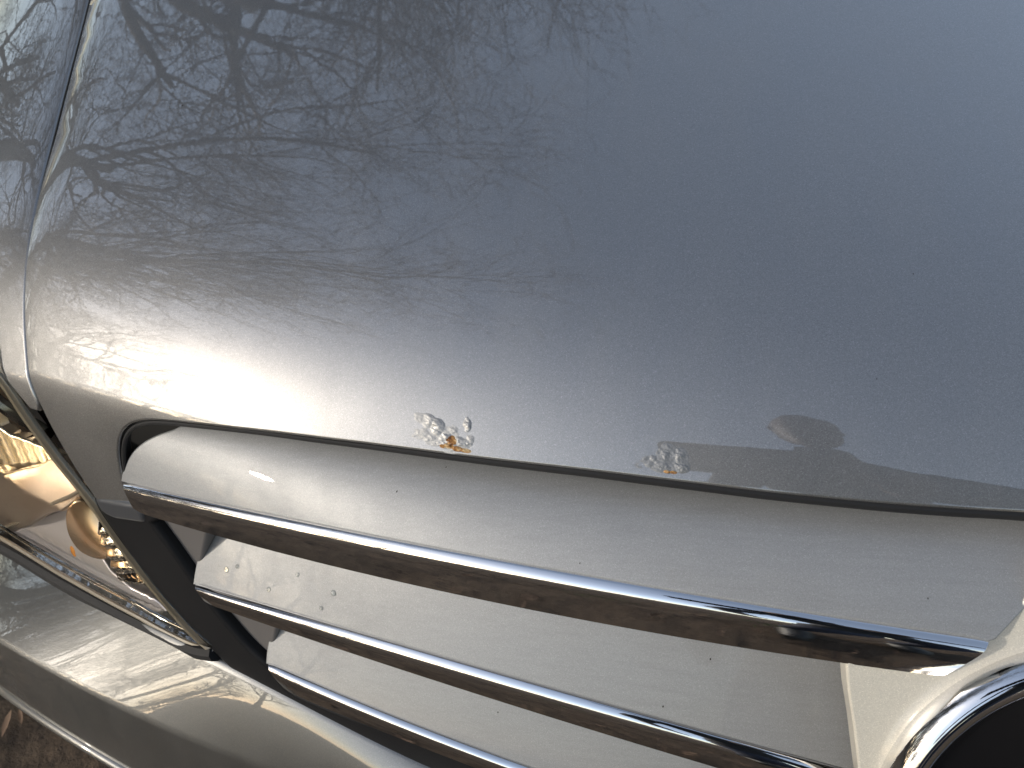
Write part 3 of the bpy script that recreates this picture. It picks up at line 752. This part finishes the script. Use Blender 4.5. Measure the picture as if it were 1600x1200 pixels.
def seg_mesh(name, segs):
    me = bpy.data.meshes.new(name); Vs, Is, Ls = [], [], []; base = 0
    for k, sel in ((10, lambda l: l == 0), (6, lambda l: l == 1), (4, lambda l: 2 <= l < 4), (3, lambda l: l >= 4)):
        g = [q_ for q_ in segs if sel(q_[4])]
        if not g: continue
        p, q_ = np.array([a[0] for a in g]), np.array([a[1] for a in g]); ra, rb = np.array([a[2] for a in g]), np.array([a[3] for a in g])
        d = q_-p; d /= np.linalg.norm(d, axis=1, keepdims=True)+1e-9
        a = np.cross(d, [.3, .1, 1.0]); a /= np.linalg.norm(a, axis=1, keepdims=True)+1e-9; b_ = np.cross(d, a)
        t_ = 2*math.pi*np.arange(k)/k; cs = a[:, None]*np.cos(t_)[None, :, None]+b_[:, None]*np.sin(t_)[None, :, None]
        V = np.concatenate([p[:, None]+cs*ra[:, None, None], (q_+d*rb[:, None]*.2)[:, None]+cs*rb[:, None, None]], 1)
        m_ = len(g); Vs.append(V.reshape(-1, 3)); i = np.arange(k); j = (i+1) % k
        f = np.stack([i, j, k+j, k+i], -1)[None]+(base+np.arange(m_)*2*k)[:, None, None]
        Is.append(f.reshape(-1, 4)); base += m_*2*k
    V = np.concatenate(Vs); F_ = np.concatenate(Is)
    me.vertices.add(len(V)); me.vertices.foreach_set('co', V.ravel()); me.loops.add(F_.size); me.loops.foreach_set('vertex_index', F_.ravel().astype(np.int32))
    me.polygons.add(len(F_)); me.polygons.foreach_set('loop_start', (np.arange(len(F_))*4).astype(np.int32))
    me.polygons.foreach_set('use_smooth', np.ones(len(F_), bool)); me.update(); me.validate()
    return me
protos = []
for sd, sp in ((11, .62), (23, .55), (41, .6)):
    sg = grow(sd, spread=sp)
    tm = seg_mesh('trunk', [s for s in sg if s[4] == 0]); tm.materials.append(M['bark'])
    cm = seg_mesh('crown', [s for s in sg if s[4] > 0]); cm.materials.append(M['twig'])
    protos.append((tm, cm))
def tree(k, az, dist, rot, s, label, group):
    e = empty('bare_tree', (dist*math.sin(math.radians(az))-.2, dist*math.cos(math.radians(az)), GZ), label, 'tree', group); e.rotation_euler = (0, 0, rot); e.scale = (s, s, s)
    for nm, me in zip(('trunk', 'crown'), protos[k]):
        o = bpy.data.objects.new(nm, me); COL.objects.link(o); o.parent = e
rear = [(1, 300, 8.5, 0.4, 1.35), (2, 320, 11.5, 2.0, 1.4), (1, 335, 13, 4.1, 1.4), (2, 284, 10.0, 5.0, 1.45), (0, 309, 19, 3.1, 1.3)]
front = [(1, 270, 7.6, .3, 1.4), (0, 254, 17.0, 1.6, .62), (1, 233, 16.0, 3.3, .55), (0, 222, 22, 2.2, .8), (1, 260, 11, 2.5, .8), (2, 278, 16, 4.0, 1.3),
         (1, 248, 20, .9, .7), (2, 256.5, 24, 3.0, .9), (0, 263, 21, 1.1, 1.2), (1, 272, 26, 5.2, 1.35), (0, 237, 25, 4.4, .85), (2, 244.5, 31, 2.4, 1.2),
         (2, 266, 33, .6, 1.4), (1, 251, 36, 2.0, 1.4), (0, 258, 40, 3.4, 1.3), (1, 240.5, 38, 5.5, 1.4), (2, 229, 30, 1.4, 1.0), (0, 283, 30, 2.6, 1.4)]
for a in rear: tree(*a, 'bare leafless tree mirrored in the bonnet paint behind the car', 'bare trees behind the car')
for a in front: tree(*a, 'bare leafless tree mirrored in the bumper in front of the car', 'bare trees in front of the car')

# low bare shrubs between the trunks
for k, (az, dist, sc_) in enumerate(((228, 13, .26), (235, 16, .3), (240, 12, .2), (246, 14, .26), (250, 11, .24), (255, 13, .3), (259, 17, .34), (264, 12, .3), (269, 15, .36), (275, 11, .3), (281, 13, .36), (288, 15, .4), (295, 12, .36), (302, 16, .42), (310, 14, .36), (318, 17, .42), (252.5, 19, .36), (243.5, 20, .3), (261.5, 22, .4), (266.5, 20, .4))):
    e = empty('bare_shrub', (dist*math.sin(math.radians(az))-.2, dist*math.cos(math.radians(az)), GZ-.5), 'low bare shrub mirrored between the tree trunks beside the car', 'shrub', 'bare shrubs under the trees')
    e.rotation_euler = (0, 0, k*1.7); e.scale = (sc_*1.5, sc_*1.5, sc_)
    for nm, me in zip(('stem', 'crown'), protos[k % 3]):
        o = bpy.data.objects.new(nm, me); COL.objects.link(o); o.parent = e

# ------------------------------------------------------------------ the photographer (mirrored in lip, slats and chrome)
M['jacket'] = mat('dark_jacket', (.022, .024, .030), .85)
M['jeans'] = mat('dark_jeans', (.03, .035, .055), .9)
M['skin'] = mat('skin', (.12, .08, .06), .6)
M['hair'] = mat('brown_hair', (.05, .032, .02), .7)
M['shoe'] = mat('black_shoe', (.012, .012, .012), .5)
M['phone'] = mat('dark_phone', (.012, .012, .014), .2)
person = empty('person', (.16, -.86, GZ), 'person in a dark jacket bending over the bonnet and holding up a phone', 'person')
def skin(name, chains, mats, parent, sub=2):
    """chains: lists of (x, y, z, radius); a first point equal to an earlier one joins there"""
    V, E, Rd, key = [], [], [], {}
    for ch in chains:
        prev = None
        for (x, y, z, r_) in ch:
            k = (round(x, 4), round(y, 4), round(z, 4))
            if k not in key: key[k] = len(V); V.append((x, y, z)); Rd.append(r_)
            if prev is not None: E.append((prev, key[k]))
            prev = key[k]
    me = bpy.data.meshes.new(name); me.from_pydata(V, E, []); o = bpy.data.objects.new(name, me); COL.objects.link(o)
    md = o.modifiers.new('skin', 'SKIN'); md.use_smooth_shade = True
    for i, r_ in enumerate(Rd): me.skin_vertices[0].data[i].radius = (r_, r_)
    me.skin_vertices[0].data[0].use_root = True
    o.modifiers.new('sub', 'SUBSURF').levels = sub; o.modifiers['sub'].render_levels = sub
    me.materials.append(mats); o.parent = parent
    return o
pel = (.16, -.88, .20, .13); che = (.11, -.72, .60, .135)
ph_c = CAM+rt*.082-up*.016-fw*.034
wr = np.array([.09, -.34, .285]); gp = CAM+rt*.165-fw*.05
hand = [(*map(float, wr*(1-t_)+gp*t_), r_) for t_, r_ in ((0, .026), (.35, .034), (.6, .036))]
body = skin('body', [
    [pel, (.145, -.84, .33, .115), (.13, -.78, .47, .125), che, (.09, -.645, .73, .06), (.08, -.60, .80, .052)],
    [che, (.26, -.70, .65, .075), (.30, -.66, .60, .06), (.31, -.50, .42, .044), (*map(float, wr), .028)],
    [che, (-.05, -.73, .65, .075), (-.09, -.72, .60, .06), (-.15, -.76, .34, .044), (-.13, -.60, .16, .03)],
    [pel, (.255, -.88, .12, .095), (.26, -.83, -.27, .06), (.26, -.92, -.62, .042)],
    [pel, (.065, -.88, .12, .095), (.05, -.80, -.27, .06), (.04, -.88, -.62, .042)]], M['jacket'], person)
for sx, ax_ in ((.26, -.92), (.04, -.88)):
    skin('shoe', [[(sx, ax_-.03, -.66, .045), (sx, ax_+.06, -.675, .042), (sx, ax_+.15, -.685, .038), (sx, ax_+.2, -.688, .028)]], M['shoe'], person)
    skin('trouser_leg', [[(sx-(.005 if sx > .1 else -.025), -.885, .10, .102), (sx+(.0 if sx > .1 else .01), ax_+.09, -.27, .07), (sx, ax_, -.60, .056)]], M['jeans'], person)
skin('head', [[(.08, -.60, .80, .05), (.075, -.575, .86, .062), (.07, -.565, .93, .088), (.07, -.575, 1.0, .082), (.07, -.58, 1.045, .05)],
              [(.07, -.565, .93, .088), (.065, -.465, .915, .018)]], M['skin'], person)
skin('hair', [[(.075, -.66, .90, .045), (.072, -.655, .97, .07), (.07, -.62, 1.03, .075), (.07, -.56, 1.055, .066), (.068, -.515, 1.03, .035)]], M['hair'], person)
for sx in (-.032, .032): skin('eye', [[(.066+sx, -.482, .945, .011), (.066+sx, -.480, .945, .010)]], M['shoe'], person, 1)
for sx in (-.072, .072): skin('ear', [[(.07+sx, -.578, .955, .014), (.07+sx*.99, -.574, .925, .011)]], M['skin'], person, 1)
def hand_mesh(name, wrist, palm, fdir, side, nrm, curl):
    wrist, palm, fdir, side, nrm = (np.asarray(a, float) for a in (wrist, palm, fdir, side, nrm)); ch = [[(*wrist, .024), (*(wrist*.5+palm*.5), .032), (*palm, .034)]]
    for k, L_ in ((-1.5, .062), (-.5, .074), (.5, .070), (1.5, .055)):
        b0 = palm+side*.017*k+fdir*.012; pts = [(*palm, .034)]; d = fdir.copy(); p_ = b0
        for q_ in range(4):
            pts.append((*p_, .0095-.0012*q_)); d = d*math.cos(curl)+nrm*math.sin(curl); d /= np.linalg.norm(d); p_ = p_+d*L_/3
        ch.append(pts)
    t0 = wrist*.45+palm*.55
    ch.append([(*(wrist*.5+palm*.5), .032), (*(t0+side*-.034), .012), (*(t0+side*-.046+fdir*.03), .010), (*(t0+side*-.044+fdir*.055+nrm*.012), .009)])
    return skin(name, ch, M['skin'], person)
fd = (gp-wr)/np.linalg.norm(gp-wr)
hand_mesh('hand', wr, wr+fd*.075, fd, np.cross(fd, up)/np.linalg.norm(np.cross(fd, up)), -fw*.2+rt*-.98, .95)
lw = np.array([-.13, -.60, .16]); ld = np.array([.1, .35, -.93]); ld /= np.linalg.norm(ld)
hand_mesh('hand', lw, lw+ld*.08, ld, np.array([.3, .9, .37])*np.array([1, 1, 1])/1.02, np.array([.95, -.3, 0]), .3)
# phone: landscape slab just behind the lens, rounded corners
bm = bmesh.new(); outl = []
for cx_, cy_, a0 in ((.072, .023, 0), (-.072, .023, 90), (-.072, -.023, 180), (.072, -.023, 270)):
    for k in range(5):
        a = math.radians(a0+k*22.5); outl.append((cx_+.008*math.cos(a), cy_+.008*math.sin(a)))
lay = []
for w_, ins in ((.004, .0015), (.0025, 0), (-.0025, 0), (-.004, .0015)):
    lay.append([bm.verts.new(tuple(ph_c+rt*x*(1-ins/.05)+up*y*(1-ins/.03)+fw*w_)) for x, y in outl])
for a, b_ in zip(lay[:-1], lay[1:]):
    for i in range(len(a)): bm.faces.new((a[i], a[(i+1) % len(a)], b_[(i+1) % len(a)], b_[i]))
bm.faces.new(lay[0]); bm.faces.new(lay[-1][::-1]); bmesh.ops.recalc_face_normals(bm, faces=bm.faces)
me = bpy.data.meshes.new('phone'); bm.to_mesh(me); bm.free()
phone = link('phone', me, M['phone']); tag(phone, 'dark phone held out flat over the grille in a hand', 'phone')

# parts were modelled in world space: keep them there under the car's origin
bpy.context.view_layer.update()
for o in COL.objects:
    if o.parent in (car, person): o.matrix_parent_inverse = o.parent.matrix_world.inverted()
